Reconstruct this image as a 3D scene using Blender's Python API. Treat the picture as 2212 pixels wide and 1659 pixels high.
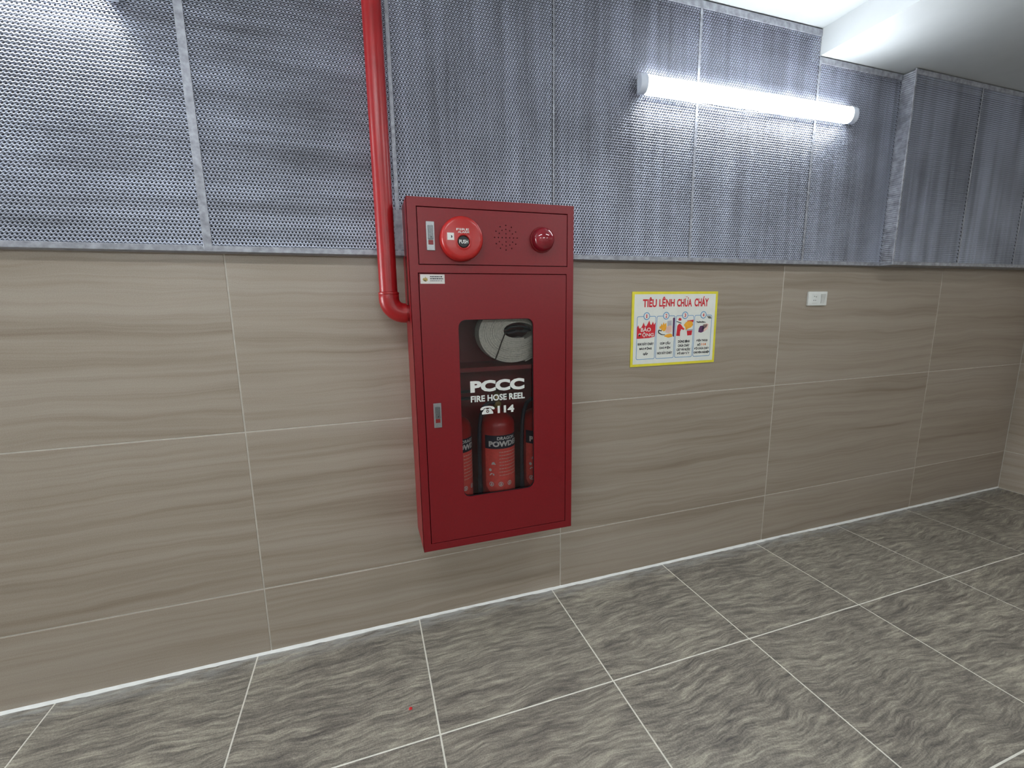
import bpy, bmesh, math, random
from mathutils import Vector, Matrix
random.seed(7)
for o in list(bpy.data.objects): bpy.data.objects.remove(o)
S = bpy.context.scene
COL = S.collection

# ------------------------------------------------------------------ camera
F = 957.88
yaw, pitch, roll = 0.31748, -0.17029, -0.01477
cyw, syw, cp, sp = math.cos(yaw), math.sin(yaw), math.cos(pitch), math.sin(pitch)
fwd = Vector((syw*cp, cyw*cp, sp)); right = Vector((cyw, -syw, 0)); up = right.cross(fwd)
r2 = math.cos(roll)*right + math.sin(roll)*up
u2 = -math.sin(roll)*right + math.cos(roll)*up
cam = bpy.data.cameras.new('camera'); camo = bpy.data.objects.new('camera', cam); COL.objects.link(camo)
M = Matrix((r2, u2, -fwd)).transposed().to_4x4()
M.translation = Vector((0.4631, -1.7090, 1.2783))
camo.matrix_world = M
cam.sensor_fit = 'HORIZONTAL'; cam.sensor_width = 36; cam.lens = 36*F/2212; cam.clip_start = 0.02
S.camera = camo

# ------------------------------------------------------------------ world and exposure
w = bpy.data.worlds.new('world'); S.world = w; w.use_nodes = True
w.node_tree.nodes['Background'].inputs[0].default_value = (0.6, 0.65, 0.7, 1)
w.node_tree.nodes['Background'].inputs[1].default_value = 0.02
S.view_settings.view_transform = 'Standard'; S.view_settings.look = 'None'
S.view_settings.gamma = 1; S.view_settings.use_curve_mapping = False
S.view_settings.exposure = 0.0
LAMP_W, FILL_O, FILL_DOOR, FILL_C = 50.0, 46.0, 66.0, 50.0   # radiance: tubes on the mesh wall, then added fill: opposite tubes, door panes, ceiling tubes
LAMP_COL = (0.90, 0.96, 1.0)

# ------------------------------------------------------------------ materials
def lin(c):
    return tuple(((v/255)/12.92 if v/255 <= 0.04045 else ((v/255+0.055)/1.055)**2.4) for v in c)
class NT:
    def __init__(s, name):
        s.m = bpy.data.materials.new(name); s.m.use_nodes = True
        s.t = s.m.node_tree; s.b = s.t.nodes['Principled BSDF']; s.o = s.t.nodes['Material Output']
    def n(s, typ, **kw):
        x = s.t.nodes.new(typ)
        for k, v in kw.items():
            if k.startswith('_'): setattr(x, k[1:], v)
            else: x.inputs[k.replace('__', ' ')].default_value = v
        return x
    def l(s, a, b): s.t.links.new(a, b)
    def math(s, op, a, b=None, clamp=False):
        x = s.t.nodes.new('ShaderNodeMath'); x.operation = op; x.use_clamp = clamp
        for i, v in enumerate((a, b)):
            if v is None: continue
            if isinstance(v, (int, float)): x.inputs[i].default_value = v
            else: s.l(v, x.inputs[i])
        return x.outputs[0]
    def ramp(s, fac, stops):
        x = s.t.nodes.new('ShaderNodeValToRGB'); e = x.color_ramp.elements
        while len(e) < len(stops): e.new(0.5)
        for el, (p, c) in zip(e, stops): el.position = p; el.color = (*c, 1)
        s.l(fac, x.inputs[0]); return x.outputs[0]
    def mix(s, fac, a, b, typ='MIX'):
        x = s.t.nodes.new('ShaderNodeMix'); x.data_type = 'RGBA'; x.blend_type = typ
        for sock, v in ((x.inputs[0], fac), (x.inputs[6], a), (x.inputs[7], b)):
            if isinstance(v, (int, float)): sock.default_value = v
            elif isinstance(v, tuple): sock.default_value = (*v, 1)
            else: s.l(v, sock)
        return x.outputs[2]
    def coords(s, kind='Object', scale=(1, 1, 1), rnd=0.0):
        tc = s.t.nodes.new('ShaderNodeTexCoord'); v = tc.outputs[kind]
        if rnd:
            oi = s.t.nodes.new('ShaderNodeObjectInfo')
            ad = s.t.nodes.new('ShaderNodeVectorMath'); ad.operation = 'ADD'
            cm = s.t.nodes.new('ShaderNodeCombineXYZ')
            k = s.math('MULTIPLY', oi.outputs['Random'], rnd)
            for i in range(3): s.l(k, cm.inputs[i])
            s.l(v, ad.inputs[0]); s.l(cm.outputs[0], ad.inputs[1]); v = ad.outputs[0]
        mp = s.t.nodes.new('ShaderNodeVectorMath'); mp.operation = 'MULTIPLY'
        s.l(v, mp.inputs[0]); mp.inputs[1].default_value = scale
        return mp.outputs[0]
    def noise(s, vec, scale=1, detail=4, rough=0.55, dist=0.0):
        x = s.n('ShaderNodeTexNoise', Scale=scale, Detail=detail, Roughness=rough, Distortion=dist)
        s.l(vec, x.inputs['Vector']); return x.outputs['Fac']
    def bump(s, h, strength=0.2, dist=0.002):
        x = s.n('ShaderNodeBump', Strength=strength, Distance=dist); s.l(h, x.inputs['Height'])
        s.l(x.outputs[0], s.b.inputs['Normal'])
    def fin(s, color=None, rough=None, metal=None, spec=None):
        for nm, v in (('Base Color', color), ('Roughness', rough), ('Metallic', metal), ('Specular IOR Level', spec)):
            if v is None: continue
            if isinstance(v, (int, float)): s.b.inputs[nm].default_value = v
            elif isinstance(v, tuple): s.b.inputs[nm].default_value = (*v, 1)
            else: s.l(v, s.b.inputs[nm])
        return s.m

def simple(name, rgb, rough=0.5, metal=0.0, var=0.12, scale=30, bump=0.0, spec=None):
    t = NT(name); c = lin(rgb)
    nz = t.noise(t.coords('Object'), scale, 4)
    dark = tuple(v*(1-var) for v in c); lite = tuple(min(1, v*(1+var)) for v in c)
    if bump: t.bump(nz, bump, 0.001)
    return t.fin(t.ramp(nz, [(0.3, dark), (0.7, lite)]), rough, metal, spec)

def m_wall_tile():
    t = NT('wall_tile')
    v = t.coords('Object', (0.55, 1, 1), 37.0)
    warp = t.noise(t.coords('Object', (0.8, 1, 2.0), 11.0), 1.6, 3)
    ad = t.n('ShaderNodeVectorMath', _operation='ADD'); t.l(v, ad.inputs[0])
    cm = t.n('ShaderNodeCombineXYZ'); t.l(t.math('MULTIPLY', warp, 0.10), cm.inputs[2]); t.l(cm.outputs[0], ad.inputs[1])
    m1 = t.n('ShaderNodeVectorMath', _operation='MULTIPLY'); t.l(ad.outputs[0], m1.inputs[0]); m1.inputs[1].default_value = (1, 1, 17)
    broad = t.noise(m1.outputs[0], 1.0, 5, 0.6)
    m2 = t.n('ShaderNodeVectorMath', _operation='MULTIPLY'); t.l(ad.outputs[0], m2.inputs[0]); m2.inputs[1].default_value = (1.6, 1, 70)
    fine = t.noise(m2.outputs[0], 1.0, 4, 0.6)
    grain = t.noise(t.coords('Object'), 320, 2, 0.6)
    base = t.ramp(broad, [(0.30, lin((128, 113, 98))), (0.42, lin((150, 137, 122))), (0.55, lin((162, 150, 136))), (0.72, lin((168, 158, 146)))])
    c = t.mix(0.30, base, t.ramp(fine, [(0.3, lin((118, 100, 84))), (0.5, lin((157, 145, 131))), (0.75, lin((174, 165, 153)))]))
    c = t.mix(0.10, c, t.ramp(grain, [(0.35, lin((95, 85, 75))), (0.65, lin((190, 182, 172)))]))
    return t.fin(c, 0.30, 0, 0.45)

def m_floor_tile():
    t = NT('floor_tile')
    pos = t.coords('Object', (1, 1, 1), 53.0)
    w1 = t.noise(pos, 2.3, 3, 0.5); w2 = t.noise(pos, 5.0, 3, 0.5)
    cm = t.n('ShaderNodeCombineXYZ')
    t.l(t.math('ADD', t.math('MULTIPLY', w1, 0.16), t.math('MULTIPLY', w2, 0.05)), cm.inputs[2])
    ad = t.n('ShaderNodeVectorMath', _operation='ADD'); t.l(pos, ad.inputs[0]); t.l(cm.outputs[0], ad.inputs[1])
    def st(sx, sy, det, ro):
        m = t.n('ShaderNodeVectorMath', _operation='MULTIPLY'); t.l(ad.outputs[0], m.inputs[0]); m.inputs[1].default_value = (sx, 1, sy)
        return t.noise(m.outputs[0], 1.0, det, ro)
    a = st(7, 58, 6, 0.66); b = st(16, 190, 5, 0.7); g = t.noise(pos, 260, 2, 0.7)
    big = t.noise(pos, 3.0, 2, 0.5)
    k = t.math('ADD', t.math('MULTIPLY', a, 0.45), t.math('MULTIPLY', b, 0.33))
    k = t.math('ADD', k, t.math('MULTIPLY', g, 0.22))
    k = t.math('ADD', k, t.math('MULTIPLY', t.math('SUBTRACT', big, 0.5), 0.10))
    c = t.ramp(k, [(0.36, lin((76, 72, 69))), (0.45, lin((112, 106, 98))), (0.52, lin((140, 133, 122))), (0.58, lin((166, 159, 144))), (0.67, lin((196, 188, 170)))])
    # dried white caulk smears on the strip along the wall
    geo = t.n('ShaderNodeNewGeometry'); sx = t.n('ShaderNodeSeparateXYZ'); t.l(geo.outputs['Position'], sx.inputs[0])
    mm = t.n('ShaderNodeVectorMath', _operation='MULTIPLY'); t.l(geo.outputs['Position'], mm.inputs[0]); mm.inputs[1].default_value = (9, 40, 1)
    sm = t.noise(mm.outputs[0], 1.0, 4, 0.65)
    edge = t.math('MULTIPLY', t.math('ADD', sx.outputs['Y'], 0.085), 11.0, True)
    fac = t.math('MULTIPLY', t.math('MULTIPLY', edge, t.math('MULTIPLY', t.math('SUBTRACT', sm, 0.38), 5.0, True)), 0.9, True)
    c = t.mix(fac, c, lin((168, 168, 166)))
    t.bump(k, 0.12, 0.001)
    return t.fin(c, 0.42, 0, 0.4)

def m_sheet(name, streak):  # random streaks in sheet colour and roughness
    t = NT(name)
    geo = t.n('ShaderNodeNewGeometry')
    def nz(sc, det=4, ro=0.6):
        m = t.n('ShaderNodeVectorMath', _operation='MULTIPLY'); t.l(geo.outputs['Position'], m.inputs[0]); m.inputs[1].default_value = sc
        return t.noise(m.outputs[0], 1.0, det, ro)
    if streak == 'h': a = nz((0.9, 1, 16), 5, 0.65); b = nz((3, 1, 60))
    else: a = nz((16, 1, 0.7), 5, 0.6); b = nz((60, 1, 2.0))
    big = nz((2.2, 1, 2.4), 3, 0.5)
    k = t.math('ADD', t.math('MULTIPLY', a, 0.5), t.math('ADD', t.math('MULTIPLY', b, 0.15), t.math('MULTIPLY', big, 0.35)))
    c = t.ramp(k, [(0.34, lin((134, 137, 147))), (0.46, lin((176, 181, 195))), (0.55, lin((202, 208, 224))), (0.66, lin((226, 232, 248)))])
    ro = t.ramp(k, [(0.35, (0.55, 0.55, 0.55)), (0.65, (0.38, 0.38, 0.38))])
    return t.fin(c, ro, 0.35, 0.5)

def m_emit(name, LAMP):
    t = NT(name)
    t.b.inputs['Emission Color'].default_value = (*LAMP_COL, 1); t.b.inputs['Emission Strength'].default_value = LAMP
    return t.fin((0.8, 0.8, 0.8), 0.5)

def m_glass(name='pane_glass', tint=(0.89, 0.89, 0.90)):
    t = NT(name); t.t.nodes.remove(t.b)
    tr = t.n('ShaderNodeBsdfTransparent'); tr.inputs[0].default_value = (*tint, 1)
    gl = t.n('ShaderNodeBsdfGlossy'); gl.inputs['Roughness'].default_value = 0.03
    fr = t.n('ShaderNodeFresnel', IOR=1.36); mx = t.n('ShaderNodeMixShader')
    t.l(fr.outputs[0], mx.inputs[0]); t.l(tr.outputs[0], mx.inputs[1]); t.l(gl.outputs[0], mx.inputs[2]); t.l(mx.outputs[0], t.o.inputs[0])
    return t.m

MT = dict(
    wtile=m_wall_tile(), ftile=m_floor_tile(),
    grout=simple('grout', (188, 182, 172), 0.85), fgrout=simple('floor_grout', (228, 224, 212), 0.85),
    caulk=simple('caulk', (228, 228, 224), 0.6, var=0.06),
    sheet_h=m_sheet('perforated_sheet_streaked_h', 'h'), sheet_v=m_sheet('perforated_sheet_streaked', 'v'),
    strip=simple('galvanised_strip', (150, 152, 160), 0.5, 0.35, 0.35, 45),
    backing=simple('dark_backing', (88, 88, 92), 0.8, var=0.3, scale=12),
    plaster=simple('ceiling_paint', (170, 173, 174), 0.75, var=0.03, scale=8),
    wallpaint=simple('wall_paint', (226, 222, 214), 0.7, var=0.05, scale=6),
    red=simple('cabinet_red', (119, 13, 23), 0.38, 0, 0.06, 120, 0.04, spec=0.4),
    redpipe=simple('pipe_red', (150, 22, 26), 0.33, 0, 0.12, 14, 0.03),
    redcall=simple('call_point_red', (168, 34, 32), 0.3, 0, 0.05, 60),
    reddome=simple('beacon_red', (124, 24, 36), 0.06, 0, 0.04, 40, spec=0.8),
    steel=simple('latch_steel', (150, 152, 154), 0.35, 0.7, 0.08, 200),
    steel2=simple('latch_paddle_steel', (108, 110, 112), 0.35, 0.7, 0.15, 200),
    redrefl=simple('latch_red_reflection', (120, 18, 22), 0.4),
    black=simple('black_plastic', (16, 16, 18), 0.4), ink=simple('black_print', (20, 22, 36), 0.6),
    white=simple('white_print', (222, 222, 218), 0.5, var=0.04), offw=simple('sticker_white', (206, 202, 198), 0.5, var=0.05),
    plas=simple('white_plastic', (226, 228, 224), 0.35, var=0.03), cap=simple('lamp_cap', (196, 202, 214), 0.4, var=0.04),
    extred=simple('extinguisher_red', (172, 26, 28), 0.3), extlab=simple('extinguisher_label', (240, 84, 74), 0.45, var=0.12, scale=90),
    navy=simple('navy_print', (20, 24, 46), 0.5), brass=simple('brass', (150, 130, 80), 0.35, 0.8), hoseb=simple('blue_black_rubber', (22, 26, 44), 0.5),
    canvas=simple('hose_canvas', (214, 212, 196), 0.8, var=0.2, scale=160), inner=simple('hose_lining', (40, 38, 44), 0.7), twine=simple('twine', (58, 50, 40), 0.8),
    yellow=simple('sign_yellow', (226, 214, 58), 0.5, var=0.05), field=simple('sign_white', (226, 228, 220), 0.5, var=0.03),
    sred=simple('sign_red', (206, 34, 48), 0.5, var=0.08), sblue=simple('sign_blue', (96, 150, 196), 0.5, var=0.06),
    spurp=simple('sign_purple', (92, 52, 92), 0.5), soran=simple('sign_orange', (236, 168, 50), 0.5, var=0.1), sorn2=simple('sign_orange_ink', (226, 122, 50), 0.5),
    spink=simple('sign_skin', (226, 190, 176), 0.5), sgrey=simple('sign_grey', (178, 178, 184), 0.5), fleck=simple('red_scrap', (210, 30, 36), 0.5),
    emit=m_emit('lamp_diffuser', LAMP_W), fill_o=m_emit('added_diffuser_opposite', FILL_O), fill_c=m_emit('added_diffuser_ceiling', FILL_C), glowglass=m_emit('added_glow_glass', FILL_DOOR), glass=m_glass(), hole=simple('socket_slot', (50, 52, 52), 0.6), plgrey=simple('switch_rocker', (206, 208, 204), 0.3),
)

# ------------------------------------------------------------------ helpers
def link(name, me, mat, parent=None, loc=None, smooth=False):
    o = bpy.data.objects.new(name, me); COL.objects.link(o)
    if mat is not None and not me.materials: me.materials.append(MT[mat])
    if parent is not None: o.parent = parent
    if loc: o.location = loc
    if smooth:
        for p in me.polygons: p.use_smooth = True
    return o
def done(name, bm, mat, parent=None, loc=None, smooth=False, auto=None):
    bmesh.ops.recalc_face_normals(bm, faces=bm.faces)
    me = bpy.data.meshes.new(name); bm.to_mesh(me); bm.free()
    o = link(name, me, mat, parent, loc, smooth)
    if auto is not None: shade(me, auto)
    return o
def shade(me, ang):
    for p in me.polygons: p.use_smooth = True
    me.set_sharp_from_angle(angle=math.radians(ang))
def tag(o, label=None, cat=None, group=None, kind=None):
    if label: o['label'] = label
    if cat: o['category'] = cat
    if group: o['group'] = group
    if kind: o['kind'] = kind
    return o
def empty(name, loc, label, cat, group=None):
    o = bpy.data.objects.new(name, None); COL.objects.link(o); o.location = loc; o.empty_display_size = 0.05
    return tag(o, label, cat, group)
def box(bm, x0, x1, y0, y1, z0, z1, bev=0.0, seg=1):
    r = bmesh.ops.create_cube(bm, size=1.0); vs = r['verts']
    for v in vs:
        v.co = Vector(((x0+x1)/2 + v.co.x*(x1-x0), (y0+y1)/2 + v.co.y*(y1-y0), (z0+z1)/2 + v.co.z*(z1-z0)))
    if bev:
        es = list({e for v in vs for e in v.link_edges})
        bmesh.ops.bevel(bm, geom=es, offset=bev, segments=seg, profile=0.5, affect='EDGES')
def B(name, mat, parent, x0, x1, y0, y1, z0, z1, bev=0.0, seg=1, off=(0, 0, 0)):
    bm = bmesh.new(); box(bm, x0-off[0], x1-off[0], y0-off[1], y1-off[1], z0-off[2], z1-off[2], bev, seg)
    return done(name, bm, mat, parent)
def plate(bm, loops, y0, y1):
    """flat plate in the XZ plane between y0 (front) and y1 (back); first loop outer, others holes"""
    edges = []
    for lp in loops:
        vs = [bm.verts.new((x, y0, z)) for x, z in lp]
        edges += [bm.edges.new((vs[i], vs[(i+1) % len(vs)])) for i in range(len(vs))]
    r = bmesh.ops.triangle_fill(bm, use_beauty=True, edges=edges)
    fs = [g for g in r['geom'] if isinstance(g, bmesh.types.BMFace)]
    if y1 is not None:
        e = bmesh.ops.extrude_face_region(bm, geom=fs)
        for g in e['geom']:
            if isinstance(g, bmesh.types.BMVert): g.co.y = y1
def poly(bm, pts, y): bm.faces.new([bm.verts.new((x, y, z)) for x, z in pts])
def circ(cx, cz, r, n=24, rz=None, a0=0.0):
    rz = rz or r
    return [(cx+r*math.cos(a0+2*math.pi*i/n), cz+rz*math.sin(a0+2*math.pi*i/n)) for i in range(n)]
def rrect(x0, x1, z0, z1, r, n=5):
    out = []
    for cx, cz, a in ((x1-r, z1-r, 0), (x0+r, z1-r, 90), (x0+r, z0+r, 180), (x1-r, z0+r, 270)):
        for i in range(n+1):
            t = math.radians(a+90*i/n); out.append((cx+r*math.cos(t), cz+r*math.sin(t)))
    return out
def tube(bm, pts, rad, n=12, closed_ends=True):
    pts = [Vector(p) for p in pts]; rings = []
    prev = None
    for i, p in enumerate(pts):
        d = (pts[min(i+1, len(pts)-1)] - pts[max(i-1, 0)]).normalized()
        if prev is None:
            a = d.orthogonal().normalized()
        else:
            a = (prev - d*prev.dot(d)).normalized()
        prev = a; b = d.cross(a)
        rr = rad[i] if isinstance(rad, (list, tuple)) else rad
        rings.append([bm.verts.new(p + rr*(math.cos(2*math.pi*k/n)*a + math.sin(2*math.pi*k/n)*b)) for k in range(n)])
    for i in range(len(rings)-1):
        for k in range(n):
            bm.faces.new((rings[i][k], rings[i][(k+1) % n], rings[i+1][(k+1) % n], rings[i+1][k]))
    if closed_ends:
        bm.faces.new(rings[0]); bm.faces.new(rings[-1])
def lathe(bm, prof, axis='z', n=32, c=(0, 0, 0)):
    """profile of (radius, height) turned about an axis; -y axis: height grows toward the room"""
    rings = []
    for r, h in prof:
        ring = []
        for k in range(n):
            a = 2*math.pi*k/n; u, v = r*math.cos(a), r*math.sin(a)
            co = (u, v, h) if axis == 'z' else (u, -h, v)
            ring.append(bm.verts.new(Vector(c)+Vector(co)))
        rings.append(ring)
    for i in range(len(rings)-1):
        for k in range(n):
            bm.faces.new((rings[i][k], rings[i][(k+1) % n], rings[i+1][(k+1) % n], rings[i+1][k]))
    bm.faces.new(rings[0]); bm.faces.new(rings[-1])
def text_me(body, bold=0.0):
    cu = bpy.data.curves.new('lettering', 'FONT'); cu.body = body; cu.offset = bold; cu.resolution_u = 3
    o = bpy.data.objects.new('lettering_tmp', cu); COL.objects.link(o)
    dg = bpy.context.evaluated_depsgraph_get(); me = bpy.data.meshes.new_from_object(o.evaluated_get(dg))
    bpy.data.objects.remove(o); bpy.data.curves.remove(cu); me.materials.clear()
    return me
def txt(name, body, x0, x1, z0, z1, y, mat, parent, bold=0.012, off=(0, 0, 0), wrap=None, keep=False):
    me = text_me(body, bold)
    xs = [v.co.x for v in me.vertices]; ys = [v.co.y for v in me.vertices]
    a, b, c, d = min(xs), max(xs), min(ys), max(ys)
    for v in me.vertices:
        X = x0+(v.co.x-a)/(b-a)*(x1-x0); Z = z0+(v.co.y-c)/(d-c)*(z1-z0)
        if wrap:
            r = wrap; v.co = Vector((r*math.sin(X/r), -r*math.cos(X/r), Z))
        else: v.co = Vector((X-off[0], y-off[1], Z-off[2]))
    me.name = name
    return link(name, me, mat, parent)

# ------------------------------------------------------------------ setting: floor, walls, ceiling
XL, XR, YF, ZC, ZM = -4.75, 4.562, -4.3, 2.488, 1.466
def struct(o): o['kind'] = 'structure'; return o
floor = struct(B('floor', 'fgrout', None, XL-0.2, XR+0.2, YF-0.2, 0.2, -0.12, -0.0012))
wall = struct(B('wall_back', 'grout', None, XL-0.2, XR+0.2, 0.0012, 0.2, -0.1, ZM))
wallr = struct(B('wall_right', 'grout', None, XR+0.0012, XR+0.2, YF-0.2, 0.0012, -0.1, ZM))
wallru = struct(B('wall_right_upper', 'wallpaint', None, XR, XR+0.2, YF-0.2, 0.0012, ZM, ZC))
walll = struct(B('wall_left', 'wallpaint', None, XL-0.2, XL, YF-0.2, 0.0012, -0.1, ZC))
wallf = struct(B('wall_front', 'wallpaint', None, XL, XR, YF-0.2, YF, -0.1, ZC))
upper = struct(B('wall_back_upper', 'backing', None, XL-0.2, XR+0.2, 0.0, 0.2, ZM, ZC+0.05))
ceil = struct(B('ceiling', 'plaster', None, XL-0.2, XR+0.2, YF-0.2, 0.2, ZC, ZC+0.12))
sof = struct(B('trim_1', 'plaster', None, 2.498, XR, YF, -0.0, 2.378, ZC))
sof['label'] = 'white dropped soffit along the ceiling'

TM = {}
def tile_mesh(w, h, mat, ch=0.0012, th=0.010):
    key = (round(w, 4), round(h, 4), mat)
    if key in TM: return TM[key]
    bm = bmesh.new()
    def ring(ix, y): return [bm.verts.new((sx*(w/2-ix), y, sz*(h/2-ix))) for sx, sz in ((-1, -1), (1, -1), (1, 1), (-1, 1))]
    a, b, c = ring(ch, 0), ring(0, ch), ring(0, th)
    bm.faces.new(a)
    for p, q in ((a, b), (b, c)):
        for i in range(4): bm.faces.new((p[i], p[(i+1) % 4], q[(i+1) % 4], q[i]))
    bm.faces.new(c)
    bmesh.ops.recalc_face_normals(bm, faces=bm.faces)
    me = bpy.data.meshes.new('tile'); bm.to_mesh(me); bm.free(); me.materials.append(MT[mat]); TM[key] = me
    return me
G = 0.0022
rows = [(0.0, 0.265), (0.265, 0.865), (0.865, ZM)]
cols = [XL]+[0.046+1.2*k for k in range(-3, 4)]+[XR]
for x0, x1 in zip(cols, cols[1:]):
    for z0, z1 in rows:
        link('tile', tile_mesh(x1-x0-2*G, z1-z0-2*G, 'wtile'), None, wall, ((x0+x1)/2, 0, (z0+z1)/2))
ys = [0.0, -1.0, -2.2, -3.4, YF]
for y0, y1 in zip(ys, ys[1:]):
    for z0, z1 in rows:
        o = link('tile', tile_mesh(y0-y1-2*G, z1-z0-2*G, 'wtile'), None, wallr, (XR, (y0+y1)/2, (z0+z1)/2))
        o.rotation_euler = (0, 0, math.radians(-90))
fx = [XL]+[0.6*k for k in range(-7, 8)]+[XR]
fy = [0.0]+[-0.5417-0.6*k for k in range(0, 7)]
fy = [v for v in fy if v > YF]+[YF]
for x0, x1 in zip(fx, fx[1:]):
    for y0, y1 in zip(fy, fy[1:]):
        o = link('tile', tile_mesh(x1-x0-2.4*G, y0-y1-2.4*G, 'ftile', 0.0006), None, floor, ((x0+x1)/2, (y0+y1)/2, 0))
        o.rotation_euler = (math.radians(-90), 0, 0)

# ragged white caulk bead where the wall meets the floor
bm = bmesh.new(); n = 420; prev = None
for i in range(n+1):
    x = XL+(XR-XL)*i/n
    wd = 0.009+0.004*math.sin(x*5.1+1)*math.sin(x*1.7)+random.uniform(-0.0015, 0.0025)
    hg = 0.008+0.0015*math.sin(x*3.3)+random.uniform(-0.0006, 0.0006)
    cur = [bm.verts.new(c) for c in ((x, 0.001, hg), (x, -0.004, hg*0.55), (x, -wd, 0.0003), (x, -wd, -0.001), (x, 0.001, -0.001))]
    if prev:
        for k in range(5): bm.faces.new((prev[k], cur[k], cur[(k+1) % 5], prev[(k+1) % 5]))
    prev = cur
o = done('trim_2', bm, 'caulk'); struct(o); o['label'] = 'ragged white caulk bead between wall and floor'

# ------------------------------------------------------------------ perforated metal cladding
PM = {}
def perf_mesh(w, h, mat, pitch=0.0112, rad=0.0037, th=0.0014):
    key = (round(w, 4), round(h, 4), mat)
    if key in PM: return PM[key]
    nx = max(1, round(w/pitch)); px = w/nx; pz0 = px*0.866; nz = max(1, round(h/pz0)); pz = h/nz
    V, Fc = [], []
    R = pz/1.5; hx = [(0, R), (-px/2, R/2), (-px/2, -R/2), (0, -R), (px/2, -R/2), (px/2, R/2)]
    hr = [(rad*math.cos(math.radians(90+60*k)), rad*math.sin(math.radians(90+60*k))) for k in range(6)]
    for j in range(nz):
        z = -h/2+(j+0.5)*pz
        for i in range(nx if j % 2 == 0 else nx-1):
            x = -w/2+(i+0.5+(0.5 if j % 2 else 0))*px
            s = len(V)                       # every cell is a little louvre: lower lip stands proud, as in expanded metal
            V.extend((x+a, 0.45*b, z+b) for a, b in hx); O = range(s, s+6); s += 6
            V.extend((x+a, 0.45*b, z+b) for a, b in hr); V.extend((x+a, th+0.45*b, z+b) for a, b in hr)
            for k in range(6):
                q = (k+1) % 6
                Fc.append((O[k], O[q], s+q, s+k)); Fc.append((s+k, s+q, s+6+q, s+6+k))
    me = bpy.data.meshes.new('perforated_panel'); me.from_pydata(V, [], Fc); me.update(); me.materials.append(MT[mat]); PM[key] = me
    return me
YM = -0.040
def panel(x0, x1, z0, z1, mat, y=YM, base=(0.62, 0.98)):
    """panels that are about a standard sheet share one mesh, stretched by a few percent"""
    bw, bh = base
    o = link('perforated_panel', perf_mesh(bw, bh, mat), None, upper, ((x0+x1)/2, y, (z0+z1)/2))
    o.scale = ((x1-x0)/bw, 1, (z1-z0)/bh)
    return o
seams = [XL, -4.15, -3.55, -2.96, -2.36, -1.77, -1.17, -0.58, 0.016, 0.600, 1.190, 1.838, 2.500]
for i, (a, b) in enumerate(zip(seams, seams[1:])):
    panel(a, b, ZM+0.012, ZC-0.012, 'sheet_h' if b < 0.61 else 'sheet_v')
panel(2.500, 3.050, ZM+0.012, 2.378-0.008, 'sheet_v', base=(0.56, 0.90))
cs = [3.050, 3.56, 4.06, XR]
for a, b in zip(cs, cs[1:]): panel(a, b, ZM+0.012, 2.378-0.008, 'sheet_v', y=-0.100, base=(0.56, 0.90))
bm = bmesh.new(); nr = 90; pv = None     # ribbed return of the boxed-out section
for i in range(nr*4+1):
    z = ZM+0.010+(2.372-ZM-0.010)*i/(nr*4); dx = 0.0016*math.sin(i*math.pi/2)
    c = [bm.verts.new((3.050+dx, y, z)) for y in (-0.1005, -0.039)]
    if pv: bm.faces.new((pv[0], pv[1], c[1], c[0]))
    pv = c
done('ribbed_return', bm, 'strip', upper)
# solid seam strips and edge angles
def bar(name, x0, x1, y0, y1, z0, z1): return B(name, 'strip', upper, x0, x1, y0, y1, z0, z1, 0.0008)
for i, s in enumerate(seams[1:]):
    top = ZC-0.006 if s < 2.49 else 2.374
    wd = 0.012 if s < 0.3 else (0.006 if s < 0.7 else (0.003 if s < 1.3 else 0.006))
    bar('seam_strip', s-wd, s+wd, YM-0.0050, YM-0.0034, ZM+0.004, top)
for s in cs[1:-1]: bar('seam_strip', s-0.004, s+0.004, -0.1050, -0.1034, ZM+0.004, 2.374)
bar('seam_strip', 3.043, 3.052, -0.104, -0.0985, ZM+0.002, 2.376)
bar('edge_angle', XL, 3.049, YM-0.0045, -0.001, ZM, ZM+0.018)
bar('edge_angle', 3.0485, XR, -0.1045, -0.001, ZM, ZM+0.018)
bar('edge_angle', XL, 2.497, YM-0.0045, YM+0.02, ZC-0.033, ZC-0.005)
bar('edge_angle', 2.500, 3.047, YM-0.0045, YM+0.02, 2.378-0.030, 2.378-0.004)
bar('edge_angle', 3.053, XR, -0.1045, -0.08, 2.378-0.026, 2.378-0.004)
B('cover_plate', 'strip', upper, 0.586, 0.652, YM-0.0062, YM-0.0051, ZM+0.019, 1.620)

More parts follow.
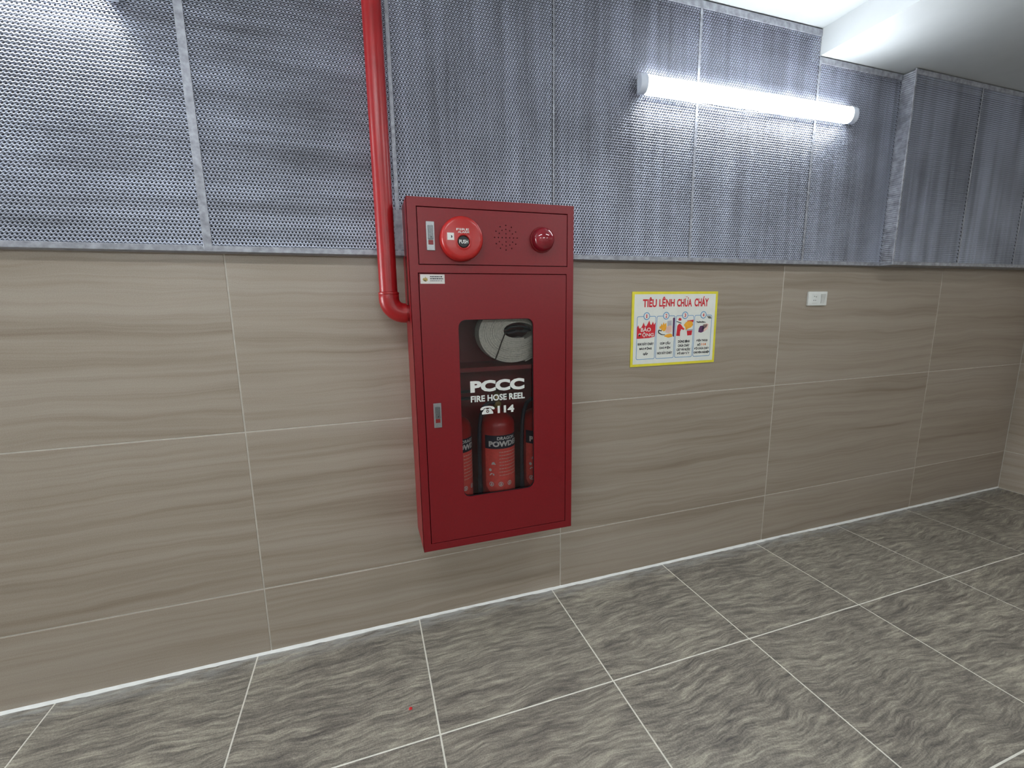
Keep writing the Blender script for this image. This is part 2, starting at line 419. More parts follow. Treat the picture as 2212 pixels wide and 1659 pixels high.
# ------------------------------------------------------------------ tube lamps
def tube_lamp(x0, x1, z, ywall, tilt, label, flip=1, group='tube lamps', em='emit'):
    L = x1-x0; t = empty('tube_lamp', ((x0+x1)/2, ywall, z), label, 'lamp', group)
    t.rotation_euler = (0, -tilt, 0 if flip == 1 else math.pi)
    def prof(sc, dep, n=14):
        hz = 0.0345*sc
        return [(-hz*math.cos(math.pi*k/n), -0.012-dep*math.sin(math.pi*k/n)**0.7) for k in range(n+1)]
    def ext(bm, pr, a, b):
        va = [bm.verts.new((a, y, zz)) for zz, y in pr]; vb = [bm.verts.new((b, y, zz)) for zz, y in pr]
        for i in range(len(pr)-1): bm.faces.new((va[i], va[i+1], vb[i+1], vb[i]))
        bm.faces.new((va[0], vb[0], vb[-1], va[-1])); bm.faces.new(va); bm.faces.new(vb)
    cl = 0.032
    bm = bmesh.new(); ext(bm, prof(1.0, 0.030), -L/2+cl, L/2-cl); done('diffuser', bm, em, t, auto=40)
    for s in (-1, 1):
        bm = bmesh.new(); a = s*(L/2-cl); b = s*(L/2); ext(bm, prof(1.05, 0.032), min(a, b), max(a, b)); done('end_cap', bm, 'cap', t, auto=40)
    B('back_plate', 'strip', t, -L/2+0.01, L/2-0.01, -0.0125, -0.003, -0.030, 0.030)
    for s in (-1, 1): B('mounting_clip', 'strip', t, s*L*0.3-0.012, s*L*0.3+0.012, -0.004, 0.0005, -0.026, 0.026)
    return t
l1 = tube_lamp(1.538, 2.715, 2.139, YM-0.006, 0.010, 'lit white tube lamp on the mesh wall right of the red pipe')
bm = bmesh.new()
tube(bm, [(-0.55+0.05*k, -0.010, -0.036-0.010*math.exp(-((k-8.5)/3.2)**2)) for k in range(23)], 0.0028, 8)
done('power_cable', bm, 'cap', l1, smooth=True)
tube_lamp(-1.295, -0.118, 2.160, YM-0.006, 0.0, 'lit white tube lamp at the upper left edge of the mesh wall')
for xa, lb in ((-2.0, 'nearer the added door'), (0.3, 'between the two others'), (2.6, 'nearest the right wall')):
    tube_lamp(xa, xa+1.177, 2.15, YF, 0.0, 'added fill tube lamp on the opposite wall behind the camera, '+lb, -1, em='fill_o')  # unseen tubes added on the opposite wall to raise the room brightness
for xa, lb in ((-0.5, 'nearer the added door'), (1.5, 'nearer the white soffit')):
    o = tube_lamp(xa, xa+1.177, ZC, -1.45, 0.0, 'added fill tube lamp on the ceiling above the camera, '+lb, 1, em='fill_c'); o.rotation_euler = (math.radians(90), 0, 0)  # unseen ceiling tubes added to brighten floor and upper tiles
# added unseen door in the left wall; glowing panes brighten the cabinet side
door = struct(B('added_door_1', 'strip', None, XL-0.02, XL+0.030, -0.96, -0.10, 0.0, 2.12, 0.002)); door['label'] = 'added unseen grey metal door with two glowing fill panes'
B('glow_pane', 'glowglass', door, XL+0.031, XL+0.036, -0.66, -0.18, 1.08, 2.02)
B('glow_pane', 'glowglass', door, XL+0.031, XL+0.036, -0.66, -0.18, 0.16, 1.00)
B('door_handle', 'steel', door, XL+0.033, XL+0.075, -0.925, -0.895, 0.95, 1.10, 0.004, 2)

# ------------------------------------------------------------------ fire cabinet
X0, X1, Z0, Z1, YC = 0.615, 1.201, 0.408, 1.632, -0.200
cab = empty('fire_cabinet', ((X0+X1)/2, 0, Z0), 'tall red steel fire hose cabinet with glazed door hanging on the tiled wall', 'cabinet')
OC = tuple(cab.location)
def off(bm): bmesh.ops.translate(bm, verts=bm.verts, vec=-Vector(OC))
def cdone(name, bm, mat, parent=None, **k):
    if parent is None or parent is cab: off(bm)
    else: off(bm)
    return done(name, bm, mat, parent or cab, **k)
UD = (0.6475, 1.174, 1.424, 1.6005); LD = (0.6440, 1.1715, 0.438, 1.3925)
bm = bmesh.new(); th = 0.0015
box(bm, X0, X1, -0.0475, -0.046, ZM+0.02, Z1)                     # back above the tiles
box(bm, X0, X1, -0.0025, -0.001, Z0, ZM-0.001)                      # back on the tiles
for a, b in ((X0, X0+th), (X1-th, X1)):
    box(bm, a, b, YC, -0.001, Z0, ZM-0.002); box(bm, a, b, YC, -0.046, ZM-0.002, Z1)
box(bm, X0, X1, YC, -0.001, Z0, Z0+th); box(bm, X0, X1, YC, -0.046, Z1-th, Z1)
box(bm, X0, X1, YC+0.02, -0.001, 1.405, 1.4065)
g = 0.0028
plate(bm, [[(X0, Z0), (X1, Z0), (X1, Z1), (X0, Z1)],
           [(UD[0]-g, UD[2]-g), (UD[1]+g, UD[2]-g), (UD[1]+g, UD[3]+g), (UD[0]-g, UD[3]+g)],
           [(LD[0]-g, LD[2]-g), (LD[1]+g, LD[2]-g), (LD[1]+g, LD[3]+g), (LD[0]-g, LD[3]+g)]], YC, YC+0.016)
# inward flanges behind the door gaps
for (a, b, c, d) in (UD, LD):
    plate(bm, [[(a-g, c-g), (b+g, c-g), (b+g, d+g), (a-g, d+g)], [(a+0.012, c+0.012), (b-0.012, c+0.012), (b-0.012, d-0.012), (a+0.012, d-0.012)]], YC+0.016, YC+0.018)
body = cdone('body', bm, 'red')
bv = body.modifiers.new('bevel', 'BEVEL'); bv.width = 0.0022; bv.segments = 2; bv.limit_method = 'ANGLE'; bv.angle_limit = math.radians(60)
# upper door with the loudspeaker perforations
SX, SZ = 0.945, 1.515
holes = [(0, 0)]+[(0.0135, a) for a in (0, 90, 180, 270)]+[(0.0272, a) for a in range(0, 360, 30)]+[(0.0405, a) for a in range(0, 360, 30)]
hl = [circ(SX+r*math.cos(math.radians(a)), SZ+r*math.sin(math.radians(a)), 0.0022, 8) for r, a in holes]
bm = bmesh.new(); plate(bm, [[(UD[0], UD[2]), (UD[1], UD[2]), (UD[1], UD[3]), (UD[0], UD[3])]]+hl, YC, YC+0.012)
ud = cdone('upper_door', bm, 'red'); ud['label'] = 'red upper door with drilled speaker holes'
bm = bmesh.new(); lathe(bm, [(0.046, 0.0), (0.046, 0.004)], 'y', 24, (SX, YC+0.0175, SZ)); cdone('speaker_cone', bm, 'black', ud)
# lower door
WX0, WX1, WZ0, WZ1 = 0.769, 1.0445, 0.5955, 1.240
bm = bmesh.new()
plate(bm, [[(LD[0], LD[2]), (LD[1], LD[2]), (LD[1], LD[3]), (LD[0], LD[3])], rrect(WX0, WX1, WZ0, WZ1, 0.026, 6)], YC, YC+0.012)
ld = cdone('lower_door', bm, 'red')
bm = bmesh.new(); plate(bm, [rrect(WX0-0.010, WX1+0.010, WZ0-0.010, WZ1+0.010, 0.03, 6)], YC+0.0125, YC+0.0155)
cdone('window_pane', bm, 'glass', ld)
bm = bmesh.new(); plate(bm, [rrect(WX0-0.002, WX1+0.002, WZ0-0.002, WZ1+0.002, 0.027, 6), rrect(WX0+0.002, WX1-0.002, WZ0+0.002, WZ1-0.002, 0.024, 6)], YC+0.007, YC+0.0122)
cdone('window_gasket', bm, 'black', ld)
YG = YC+0.0119
txt('lettering', 'PCCC', 0.8065, 1.011, 0.981, 1.0235, YG, 'white', ld, 0.055, OC)
txt('lettering', 'FIRE HOSE REEL', 0.807, 1.012, 0.946, 0.9695, YG, 'white', ld, 0.032, OC)
txt('lettering', '114', 0.906, 0.970, 0.8985, 0.926, YG, 'white', ld, 0.045, OC)
bm = bmesh.new()   # telephone symbol: handset over a body with a dial
tx, tz, ts = 0.868, 0.9125, 0.001
poly(bm, [(tx+a*ts, tz+b*ts) for a, b in ((-27, 4), (-26, 9), (-20, 13), (-10, 15.5), (0, 16), (10, 15.5), (20, 13), (26, 9), (27, 4), (25, 1.5), (16, 3), (13.5, 8), (0, 9.5), (-13.5, 8), (-16, 3), (-25, 1.5))], YG)
plate(bm, [[(tx+a*ts, tz+b*ts) for a, b in ((-21, -14), (21, -14), (21, -8), (11, 6.5), (5, 6.5), (5, 4), (-5, 4), (-5, 6.5), (-11, 6.5), (-21, -8))], circ(tx, tz-4*ts, 5.5*ts, 14)], YG, None)
poly(bm, circ(tx, tz-4*ts, 2.6*ts, 12), YG)
cdone('telephone_symbol', bm, 'white', ld)
bm = bmesh.new(); box(bm, X0+0.004, X1-0.004, YC+0.026, -0.004, 1.0670, 1.0695); box(bm, X0+0.004, X1-0.004, YC+0.0235, YC+0.0262, 1.0540, 1.0695, 0.0006, 1)
cdone('shelf', bm, 'red')
# latches
def latch(x, z, w_, h_):
    bm = bmesh.new(); box(bm, x-w_/2, x+w_/2, YC-0.004, YC, z-h_/2, z+h_/2, 0.0012, 2)
    o = cdone('latch', bm, 'steel'); o['label'] = 'chrome flush latch'
    bm = bmesh.new(); box(bm, x-w_*0.32, x+w_*0.32, YC-0.0075, YC-0.003, z-h_*0.12, z+h_*0.36, 0.0012, 2); cdone('latch_paddle', bm, 'steel2', o)
    bm = bmesh.new(); box(bm, x-w_*0.30, x+w_*0.30, YC-0.0050, YC-0.003, z-h_*0.30, z-h_*0.14, 0.0006, 1); cdone('latch_button', bm, 'redrefl', o)  # button colour stands in for the red reflection low on the chrome
    bm = bmesh.new(); lathe(bm, [(0.0022, 0), (0.0022, 0.0008)], 'y', 10, (x+w_*0.05, YC-0.0074, z-h_*0.04)); cdone('keyhole', bm, 'black', o)
latch(0.687, 1.512, 0.027, 0.091); latch(0.685, 0.913, 0.027, 0.087)
# door sticker
bm = bmesh.new(); box(bm, 0.648, 0.728, YC-0.0006, YC, 1.3605, 1.3905)
st = cdone('sticker', bm, 'offw'); st['label'] = 'small white printed sticker'
bm = bmesh.new(); y = YC-0.0009
random.seed(3)
for zl, h_, m in ((1.3815, 0.0034, 0), (1.3750, 0.0034, 0), (1.3690, 0.0016, 1)):
    x = 0.680
    while x < 0.720:
        ww = random.uniform(0.0025, 0.006); poly(bm, [(x, zl), (x+ww, zl), (x+ww, zl+h_), (x, zl+h_)], y); x += ww+0.0012
cdone('printed_lines', bm, 'ink', st)
bm = bmesh.new(); poly(bm, [(0.655, 1.374), (0.659, 1.3685), (0.666, 1.3668), (0.672, 1.371), (0.671, 1.377), (0.668, 1.381), (0.6675, 1.376), (0.664, 1.384), (0.662, 1.377), (0.659, 1.380)], y); cdone('emblem', bm, 'brass', st)
bm = bmesh.new(); poly(bm, [(0.657, 1.373), (0.662, 1.3690), (0.667, 1.3675), (0.665, 1.3712)], y-0.0002); cdone('emblem', bm, 'ink', st)
# manual call point
CX, CZ, R = 0.7865, 1.504, 0.071
bm = bmesh.new()
lathe(bm, [(R, 0.0), (R, 0.018), (R-0.001, 0.026), (R-0.004, 0.032), (R-0.009, 0.0355), (R-0.016, 0.0365), (0.030, 0.0370), (0.0245, 0.0375), (0.0225, 0.0385), (0.0205, 0.0375), (0.0195, 0.034), (0.001, 0.034)], 'y', 56, (CX, YC, CZ))
bmesh.ops.translate(bm, verts=[v for v in bm.verts if math.hypot(v.co.x-CX, v.co.z-CZ) < 0.031 and v.co.y < YC-0.03], vec=(0.002, 0, -0.0115))
cpo = cdone('call_point', bm, 'redcall', auto=35); cpo['label'] = 'round orange-red manual fire alarm call point'
bx_, bz_ = CX+0.002, CZ-0.0115
bm = bmesh.new(); lathe(bm, [(0.0188, 0.033), (0.0188, 0.0355), (0.0165, 0.0372), (0.001, 0.0376)], 'y', 32, (bx_, YC, bz_)); cdone('push_button', bm, 'black', cpo, auto=35)
txt('lettering', 'PUSH', bx_-0.0150, bx_+0.0150, bz_-0.0060, bz_+0.0060, YC-0.0380, 'white', cpo, 0.02, OC)
txt('lettering', 'FIRE', CX-0.021, CX+0.021, CZ+0.0232, CZ+0.0298, YC-0.0374, 'white', cpo, 0.015, OC)
txt('lettering', 'ALARM', CX-0.016, CX+0.021, CZ+0.0150, CZ+0.0215, YC-0.0374, 'white', cpo, 0.015, OC)
bm = bmesh.new(); box(bm, 0.7355, 0.7575, YC-0.0377, YC-0.0366, 1.4965, 1.5190); cs_ = cdone('inspection_sticker', bm, 'white', cpo)
bm = bmesh.new(); poly(bm, [(0.7470, 1.5110), (0.7505, 1.5110), (0.7525, 1.5060), (0.7500, 1.5030), (0.7465, 1.5045), (0.7485, 1.5075)], YC-0.0379); cdone('sticker_mark', bm, 'ink', cpo)
# beacon
DX, DZ = 1.077, 1.5125
bm = bmesh.new(); lathe(bm, [(0.044, 0), (0.044, 0.006), (0.042, 0.008), (0.03, 0.008)], 'y', 40, (DX, YC, DZ)); bc = cdone('beacon', bm, 'red', auto=35); bc['label'] = 'glossy red dome indicator beacon'
bm = bmesh.new(); prof = [(0.0405, 0.006), (0.0405, 0.012)]+[(0.0405*math.cos(math.radians(a)), 0.012+0.034*math.sin(math.radians(a))) for a in range(8, 89, 8)]+[(0.0004, 0.046)]
lathe(bm, prof, 'y', 48, (DX, YC, DZ)); cdone('dome', bm, 'reddome', bc, auto=60)

# ------------------------------------------------------------------ hose coil on the shelf
hx, hz = 0.982, 1.0705+0.1125
ho = empty('fire_hose', (hx, -0.115, 1.0700), 'flat grey canvas fire hose rolled into a coil on the cabinet shelf', 'hose')
bm = bmesh.new(); N = 64; turns = 13; prevr = None
for i in range(N*turns+1):
    t = i/(N*turns); a = 2*math.pi*i/N-1.2
    rr = 1.0-0.93*t
    ring = []
    for s, yy in ((0, -0.032), (1, -0.032), (1, 0.032), (0, 0.032)):
        q = rr-(0.066 if s else 0.0)
        wob = 1+0.004*math.sin(i*0.37)
        ex, ez = (0.056+0.078*q)*wob, (0.027+0.085*q)*wob
        sh = 0.024*(1-q)
        dy = 0.0016*math.sin(i*0.11)
        ring.append(bm.verts.new((ex*math.cos(a)+sh, yy+dy, 0.1125+ez*math.sin(a)+sh*0.5)))
    if prevr:
        for k in range(4): bm.faces.new((prevr[k], ring[k], ring[(k+1) % 4], prevr[(k+1) % 4]))
    else: bm.faces.new(ring)
    prevr = ring
bm.faces.new(prevr)
done('hose_roll', bm, 'canvas', ho)
bm = bmesh.new()
path = [(-0.032, 0.012), (-0.02, 0.026), (0.004, 0.030), (0.026, 0.022), (0.030, 0.006), (0.014, 0.001), (-0.004, 0.006), (-0.014, 0.000), (-0.028, -0.004)]
pv = None
for i, (a, b) in enumerate(path):
    d = Vector((path[min(i+1, len(path)-1)][0]-path[max(i-1, 0)][0], path[min(i+1, len(path)-1)][1]-path[max(i-1, 0)][1])).normalized(); nn = Vector((-d.y, d.x))*0.003
    r_ = [bm.verts.new((a*1.55+0.024+s*nn.x, yy, 0.1185+b*0.75+s*nn.y)) for s, yy in ((-1, -0.029), (1, -0.029), (1, 0.029), (-1, 0.029))]
    if pv:
        for k in range(4): bm.faces.new((pv[k], r_[k], r_[(k+1) % 4], pv[(k+1) % 4]))
    else: bm.faces.new(r_)
    pv = r_
bm.faces.new(pv)
done('folded_end', bm, 'inner', ho)
bm = bmesh.new(); tube(bm, [(-0.030, -0.036, 0.118), (-0.045, -0.037, 0.085), (-0.060, -0.037, 0.045), (-0.070, -0.036, 0.021)], 0.0022, 8); done('tie_cord', bm, 'twine', ho, smooth=True)

# ------------------------------------------------------------------ extinguishers in the cabinet
def extinguisher(x, y, turn, label):
    e = empty('fire_extinguisher', (x, y, Z0+th), label, 'extinguisher', 'powder extinguishers in the cabinet')
    r = 0.0668
    bm = bmesh.new()
    lathe(bm, [(0.058, 0), (0.064, 0.004), (r, 0.012), (r, 0.425), (0.064, 0.442), (0.055, 0.456), (0.040, 0.466), (0.024, 0.472), (0.019, 0.478), (0.019, 0.492)], 'z', 40)
    done('cylinder', bm, 'extred', e, auto=35)
    def band(name, a0, a1, zb, zt, mat, rr, curve=0.0):
        bm = bmesh.new(); n = 24; pa = None
        for i in range(n+1):
            t = a0+(a1-a0)*i/n; u = (2*i/n-1)
            zz = zb+curve*(u*u) if curve else zb
            c = [bm.verts.new((rr*math.sin(t), -rr*math.cos(t), q)) for q in (zz, zt)]
            if pa: bm.faces.new((pa[0], c[0], c[1], pa[1]))
            pa = c
        return done(name, bm, mat, e, smooth=True)
    zb = 0.345
    band('label_band', turn-1.30, turn+1.30, zb, zb+0.052, 'navy', r+0.0004)
    lo = band('label', turn-1.30, turn+1.30, 0.135, zb, 'extlab', r+0.0004, 0.06)
    c = turn*r
    txt('lettering', 'DRAGON', c-0.037, c+0.040, zb+0.034, zb+0.047, 0, 'white', e, 0.03, wrap=r+0.0008)
    txt('lettering', 'POWDER', c-0.070, c+0.068, zb+0.008, zb+0.030, 0, 'white', e, 0.05, wrap=r+0.0008)
    def wrapbm(name, polys, mat):
        bm = bmesh.new(); rr = r+0.0009
        for pts in polys:
            bm.faces.new([bm.verts.new((rr*math.sin((c+a)/rr), -rr*math.cos((c+a)/rr), b)) for a, b in pts])
        return tag(done(name, bm, mat, lo), kind='stuff')
    ic = []
    for i, a in enumerate((-0.062, -0.025, 0.012)):
        ring = circ(a, 0.205, 0.0095, 16); inn = circ(a, 0.205, 0.0068, 16)
        ic += [[ring[k], ring[(k+1) % 16], inn[(k+1) % 16], inn[k]] for k in range(16)]
        ic.append([(a-0.004, 0.200), (a+0.003, 0.200), (a+0.004, 0.207), (a-0.001, 0.211)])
    ic += [circ(-0.066, 0.262, 0.006, 10), [(-0.061, 0.283), (-0.043, 0.283), (-0.050, 0.294), (-0.058, 0.292)], [(-0.070, 0.240), (-0.050, 0.240), (-0.050, 0.247), (-0.063, 0.249)]]
    wrapbm('pictogram', ic, 'white')
    lines = []
    random.seed(11)
    for k in range(8):
        zz = 0.330-k*0.013; a = -0.030
        while a < 0.050:
            ww = random.uniform(0.004, 0.010); lines.append([(a, zz), (a+ww, zz), (a+ww, zz+0.0026), (a, zz+0.0026)]); a += ww+0.002
    wrapbm('printed_lines', lines, 'spink')
    bm = bmesh.new(); lathe(bm, [(0.016, 0.490), (0.016, 0.52), (0.012, 0.526), (0.012, 0.545), (0.006, 0.552)], 'z', 20)
    v = done('valve', bm, 'brass', e, auto=35)
    bm = bmesh.new(); lathe(bm, [(0.013, 0.0), (0.013, 0.008), (0.010, 0.010), (0.001, 0.010)], 'y', 20, (0, -0.014, 0.508)); done('pressure_gauge', bm, 'brass', v)
    bm = bmesh.new(); box(bm, -0.010, 0.075, -0.009, 0.009, 0.530, 0.540, 0.003, 2); done('carry_handle', bm, 'black', e)
    bm = bmesh.new(); box(bm, -0.014, 0.070, -0.008, 0.008, 0.557, 0.566, 0.003, 2)
    done('lever', bm, 'black', e)
    bm = bmesh.new()
    pts = [(-0.012, -0.01, 0.512), (-0.035, -0.02, 0.517), (-0.058, -0.03, 0.505), (-0.072, -0.036, 0.475), (-0.079, -0.036, 0.43), (-0.081, -0.034, 0.36), (-0.081, -0.032, 0.27), (-0.081, -0.032, 0.17), (-0.080, -0.030, 0.10)]
    tube(bm, pts, [0.0075]*7+[0.009, 0.011], 10); done('hose', bm, 'hoseb', e, smooth=True)
    return e
extinguisher(0.7560, -0.102, 0.80, 'leftmost red powder extinguisher behind the cabinet glass, mostly hidden by the door')
extinguisher(0.9275, -0.102, 0.25, 'middle red powder extinguisher standing in the centre of the cabinet window')
extinguisher(1.0990, -0.098, 0.15, 'rightmost red powder extinguisher behind the cabinet glass, half hidden by the door')

# ------------------------------------------------------------------ red pipe
px_, py_, rp_ = 0.5505, -0.100, 0.0300
pipe = empty('fire_pipe', (px_, py_, 1.232), 'red painted steel pipe running from the ceiling down into the side of the cabinet', 'pipe')
def pz(z): return z-1.232
bm = bmesh.new(); tube(bm, [(0, 0, pz(1.318)), (0, 0, pz(1.7)), (0, 0, pz(2.1)), (0, 0, pz(ZC-0.001))], rp_, 32); done('riser', bm, 'redpipe', pipe, auto=40)
bm = bmesh.new(); rb = 0.050
arc = [(rb-rb*math.cos(math.radians(a)), 0, pz(1.2655)+rb-rb*math.sin(math.radians(a))) for a in range(0, 91, 10)]
tube(bm, [(0, 0, pz(1.330)), (0, 0, pz(1.327))]+arc+[(0.0565, 0, pz(1.2655))], [0.0322, 0.0340]+[0.0340]*len(arc)+[0.0340], 32); done('elbow', bm, 'redpipe', pipe, auto=40)
bm = bmesh.new(); tube(bm, [(0.050, 0, pz(1.2655)), (0.0642, 0, pz(1.2655))], 0.0285, 28); done('stub', bm, 'redpipe', pipe, auto=40)
bm = bmesh.new(); tube(bm, [(-0.0, 0, pz(1.329)), (0, 0, pz(1.333)), (0, 0, pz(1.336)), (0, 0, pz(1.338))], [0.0342, 0.0352, 0.0345, 0.0305], 32); done('elbow_lip', bm, 'redpipe', pipe, auto=40)

# ------------------------------------------------------------------ instruction sign
PX0, PX1, PZ0, PZ1 = 1.5815, 2.0450, 1.0075, 1.3395
PW, PH = PX1-PX0, PZ1-PZ0
sg = empty('safety_sign', ((PX0+PX1)/2, 0, PZ0), 'yellow-bordered white fire drill instruction sign on the tiled wall beside the cabinet', 'sign')
OS = tuple(sg.location)
def sdone(name, bm, mat, parent=None):
    bmesh.ops.translate(bm, verts=bm.verts, vec=-Vector(OS)); return done(name, bm, mat, parent or sg)
def P(u, v): return (PX0+u*PW, PZ1-v*PH)
def rectp(u0, u1, v0, v1): return [P(u0, v1), P(u1, v1), P(u1, v0), P(u0, v0)]
bm = bmesh.new(); box(bm, PX0, PX1, -0.0035, -0.0002, PZ0, PZ1); sdone('board', bm, 'yellow')
bm = bmesh.new(); poly(bm, rectp(0.026, 0.974, 0.034, 0.966), -0.0038); fld = sdone('white_field', bm, 'field')
y1, y2, y3, y4 = -0.0041, -0.0044, -0.0047, -0.0050
def stx(body, u0, u1, v0, v1, mat, bold=0.02, y=y2, parent=None): 
    a, b = P(u0, v1); c, d = P(u1, v0); return txt('lettering', body, a, c, b, d, y, mat, parent or sg, bold, OS)
stx('TIÊU', 0.118, 0.275, 0.072, 0.205, 'sred', 0.035); stx('LỆNH', 0.302, 0.480, 0.066, 0.226, 'sred', 0.035)
stx('CHỮA', 0.508, 0.685, 0.066, 0.205, 'sred', 0.035); stx('CHÁY', 0.715, 0.888, 0.066, 0.205, 'sred', 0.035)
ub = [0.056, 0.277, 0.500, 0.722, 0.944]
VT, VB, LW = 0.322, 0.905, 0.0055
for i in range(4):
    a, b = ub[i]+0.004, ub[i+1]-0.004
    bm = bmesh.new()
    (xa, zb), (xb, zt) = P(a, VB), P(b, VT)
    plate(bm, [rrect(xa, xb, zb, zt, 0.008, 4), rrect(xa+0.0026, xb-0.0026, zb+0.0026, zt-0.0026, 0.006, 4)], y1, None)
    sdone('column_frame', bm, 'sblue')
    cu_, cv_ = (a+b)/2, VT
    cx_, cz_ = P(cu_, cv_)
    bm = bmesh.new(); poly(bm, circ(cx_, cz_, 0.0170, 28), y2); nd = sdone('number_ring', bm, 'sblue')
    bm = bmesh.new(); poly(bm, circ(cx_, cz_, 0.0132, 28), y3); sdone('number_disc', bm, 'field', nd)
    txt('numeral', str(i+1), cx_-(0.0045 if i else 0.0028), cx_+(0.0045 if i else 0.0022), cz_-0.0085, cz_+0.0085, y4, 'sred', nd, 0.03, OS)
caps = [['KHI XẢY CHÁY', 'BÁO ĐỘNG', 'GẤP'], ['CÚP CẦU', 'DAO ĐIỆN', 'NƠI XẢY CHÁY'],
        ['DÙNG BÌNH', 'CHỮA CHÁY', 'CÁT VÀ NƯỚC', 'ĐỂ DẬP TẮT'], ['ĐIỆN THOẠI', 'SỐ', 'ĐỘI CHỮA CHÁY', 'CHUYÊN NGHIỆP']]
wid = [[0.180, 0.140, 0.055], [0.120, 0.125, 0.175], [0.140, 0.140, 0.165, 0.145], [0.135, 0.030, 0.180, 0.195]]
for i, ls in enumerate(caps):
    c = (ub[i]+ub[i+1])/2; n = len(ls); dv = 0.067 if n == 3 else 0.056
    for k, s in enumerate(ls):
        v0 = (0.668 if n == 3 else 0.656)+k*dv; cc = c
        if s == 'SỐ':
            stx('SỐ', c-0.056, c-0.016, v0, v0+0.042, 'ink', 0.045); stx('114', c-0.004, c+0.052, v0+0.006, v0+0.038, 'sorn2', 0.045); continue
        stx(s, cc-wid[i][k]/2, cc+wid[i][k]/2, v0, v0+0.044, 'ink', 0.045)
def shp(name, mat, polys, y=y2, parent=None):
    bm = bmesh.new()
    for pts in polys: poly(bm, [P(a, b) for a, b in pts], y)
    return sdone(name, bm, mat, parent)
# picture 1: flames with white lettering
fl = shp('flame_picture', 'sred', [[(0.062, 0.620), (0.062, 0.47), (0.075, 0.44), (0.088, 0.485), (0.105, 0.475), (0.118, 0.455), (0.135, 0.405), (0.148, 0.45), (0.165, 0.455), (0.180, 0.425), (0.198, 0.378), (0.210, 0.43), (0.222, 0.44), (0.240, 0.395), (0.252, 0.44), (0.268, 0.405), (0.270, 0.52), (0.262, 0.600), (0.200, 0.615)]])
stx('BÁO', 0.105, 0.218, 0.462, 0.528, 'field', 0.02, y3, fl); stx('ĐỘNG', 0.078, 0.252, 0.535, 0.606, 'field', 0.02, y3, fl)
# picture 2: spark, hand and knife switch
sw = shp('switch_picture', 'soran', [[(0.315, 0.47), (0.332, 0.455), (0.335, 0.425), (0.350, 0.45), (0.362, 0.405), (0.372, 0.44), (0.392, 0.415), (0.398, 0.47), (0.388, 0.52), (0.368, 0.535), (0.350, 0.515), (0.335, 0.525), (0.338, 0.495), (0.318, 0.495)], [(0.370, 0.600), (0.400, 0.575), (0.445, 0.565), (0.468, 0.580), (0.470, 0.612), (0.420, 0.622)]])
shp('hand', 'spink', [[(0.395, 0.475), (0.440, 0.450), (0.462, 0.47), (0.460, 0.545), (0.420, 0.562), (0.385, 0.545)]], y3, sw)
shp('panel', 'sgrey', [[(0.405, 0.395), (0.455, 0.385), (0.458, 0.46), (0.408, 0.47)]], y2, sw)
shp('switch_bar', 'spurp', [[(0.468, 0.36), (0.480, 0.345), (0.492, 0.36), (0.488, 0.615), (0.472, 0.600)]], y3, sw)
shp('cable', 'ink', [[(0.300, 0.525), (0.308, 0.508), (0.345, 0.522), (0.338, 0.531), (0.312, 0.522), (0.312, 0.545), (0.345, 0.570), (0.385, 0.577), (0.385, 0.585), (0.340, 0.580), (0.304, 0.553)]], y4, sw)
# picture 3: extinguisher, flame and bucket
ex = shp('extinguisher_picture', 'sred', [[(0.525, 0.46), (0.545, 0.435), (0.565, 0.445), (0.590, 0.485), (0.612, 0.51), (0.600, 0.525), (0.572, 0.51), (0.560, 0.545), (0.560, 0.605), (0.515, 0.600)], [(0.530, 0.375), (0.548, 0.352), (0.570, 0.37), (0.566, 0.395), (0.540, 0.392)], [(0.640, 0.53), (0.706, 0.528), (0.700, 0.598), (0.648, 0.602)], [(0.640, 0.395), (0.716, 0.385), (0.712, 0.42), (0.640, 0.425)]])
shp('flame', 'soran', [[(0.600, 0.455), (0.625, 0.415), (0.660, 0.40), (0.700, 0.41), (0.712, 0.455), (0.690, 0.49), (0.655, 0.505), (0.625, 0.53), (0.620, 0.49)]], y3, ex)
shp('bucket_rim', 'sgrey', [[(0.636, 0.515), (0.708, 0.512), (0.706, 0.534), (0.640, 0.536)]], y4, ex)
shp('nozzle', 'ink', [[(0.508, 0.405), (0.516, 0.400), (0.572, 0.425), (0.568, 0.434)]], y4, ex)
# picture 4: hand holding a telephone
ph = shp('telephone_picture', 'spurp', [[(0.785, 0.51), (0.800, 0.475), (0.830, 0.47), (0.850, 0.49), (0.845, 0.555), (0.815, 0.57), (0.780, 0.56)]])
shp('hand', 'spink', [[(0.835, 0.46), (0.880, 0.44), (0.905, 0.455), (0.895, 0.52), (0.850, 0.56), (0.832, 0.54)]], y1, ph)
hatch = []
for k in range(6):
    a = 0.752+0.017*k; hatch.append([(a, 0.405+0.006*(k % 2)), (a+0.028, 0.425), (a+0.026, 0.433), (a-0.002, 0.413)])
for k in range(4): hatch.append([(0.880+0.012*k, 0.335), (0.905+0.009*k, 0.372), (0.902+0.009*k, 0.376), (0.877+0.012*k, 0.341)])
for k in range(5): hatch.append([(0.835+0.012*k, 0.455), (0.842+0.012*k, 0.455), (0.826+0.012*k, 0.54-0.01*k), (0.820+0.012*k, 0.538-0.01*k)])
shp('sketch_lines', 'ink', hatch, y4, ph)

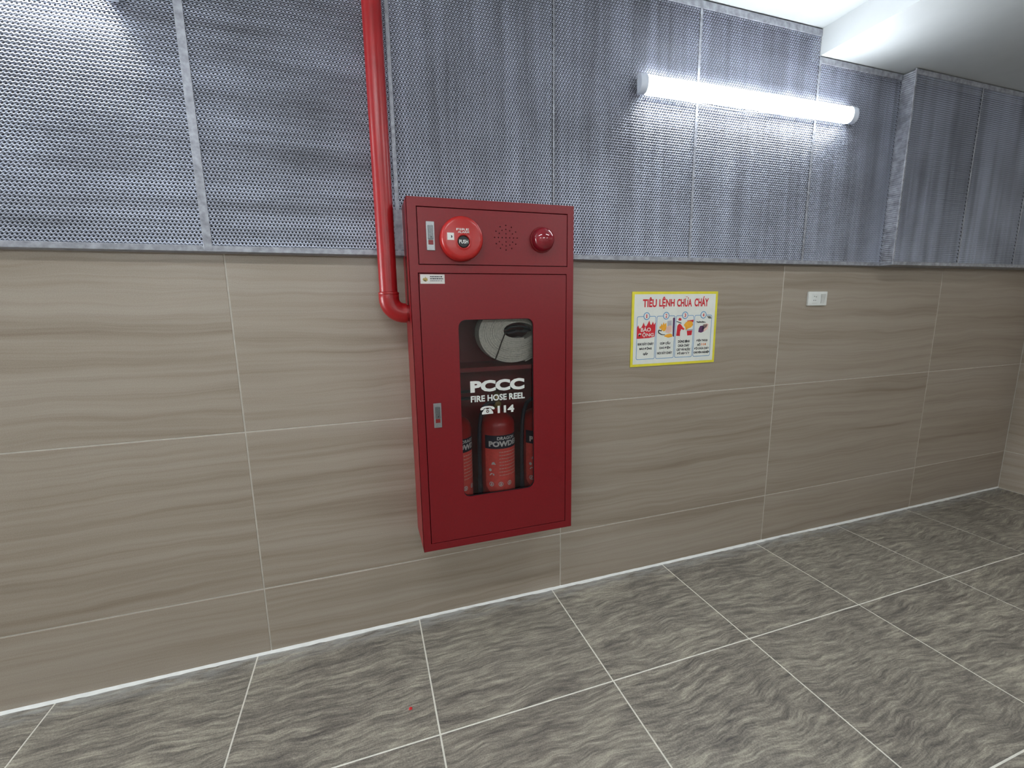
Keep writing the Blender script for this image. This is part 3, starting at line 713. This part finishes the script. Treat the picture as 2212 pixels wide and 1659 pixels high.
# ------------------------------------------------------------------ wall socket
so = empty('wall_socket', (2.672, 0, 1.266), 'white wall plate with socket and switch to the right of the yellow sign', 'socket')
sx0, sx1, sz0, sz1 = -0.064, 0.064, 0.0, 0.071
bm = bmesh.new(); box(bm, sx0, sx1, -0.0125, -0.0002, sz0, sz1, 0.003, 3); done('plate', bm, 'plas', so, auto=40)
bm = bmesh.new(); box(bm, -0.043, -0.003, -0.0142, -0.012, 0.012, 0.060, 0.001, 1); sk = done('socket_module', bm, 'plas', so)
bm = bmesh.new()
for (a, b, w_, h_) in ((-0.028, 0.047, 0.006, 0.0028), (-0.015, 0.044, 0.006, 0.0028), (-0.030, 0.027, 0.004, 0.004), (-0.018, 0.027, 0.004, 0.004)): box(bm, a-w_/2, a+w_/2, -0.0146, -0.014, b-h_/2, b+h_/2)
done('contact_slot', bm, 'hole', sk)
bm = bmesh.new()
vs = [bm.verts.new(c) for c in ((0.018, -0.0125, 0.012), (0.042, -0.0125, 0.012), (0.042, -0.0145, 0.012), (0.018, -0.0145, 0.012), (0.018, -0.0125, 0.058), (0.042, -0.0125, 0.058), (0.042, -0.0205, 0.058), (0.018, -0.0205, 0.058))]
for f in ((0, 1, 2, 3), (4, 5, 6, 7), (0, 1, 5, 4), (1, 2, 6, 5), (2, 3, 7, 6), (3, 0, 4, 7)): bm.faces.new([vs[i] for i in f])
done('switch_rocker', bm, 'plgrey', so)

# ------------------------------------------------------------------ red scrap on the floor
bm = bmesh.new()
pts = [(-0.006, -0.003), (-0.001, -0.006), (0.005, -0.004), (0.006, 0.002), (0.002, 0.006), (-0.004, 0.004)]
va = [bm.verts.new((a, b, 0.0003)) for a, b in pts]; vb = [bm.verts.new((a*0.7, b*0.7, 0.0026+0.0012*(i % 2))) for i, (a, b) in enumerate(pts)]
bm.faces.new(va); bm.faces.new(vb)
for i in range(6): bm.faces.new((va[i], va[(i+1) % 6], vb[(i+1) % 6], vb[i]))
o = done('paper_scrap', bm, 'fleck', None, (0.523, -0.422, 0)); tag(o, 'tiny red scrap lying on a grey floor tile', 'scrap')
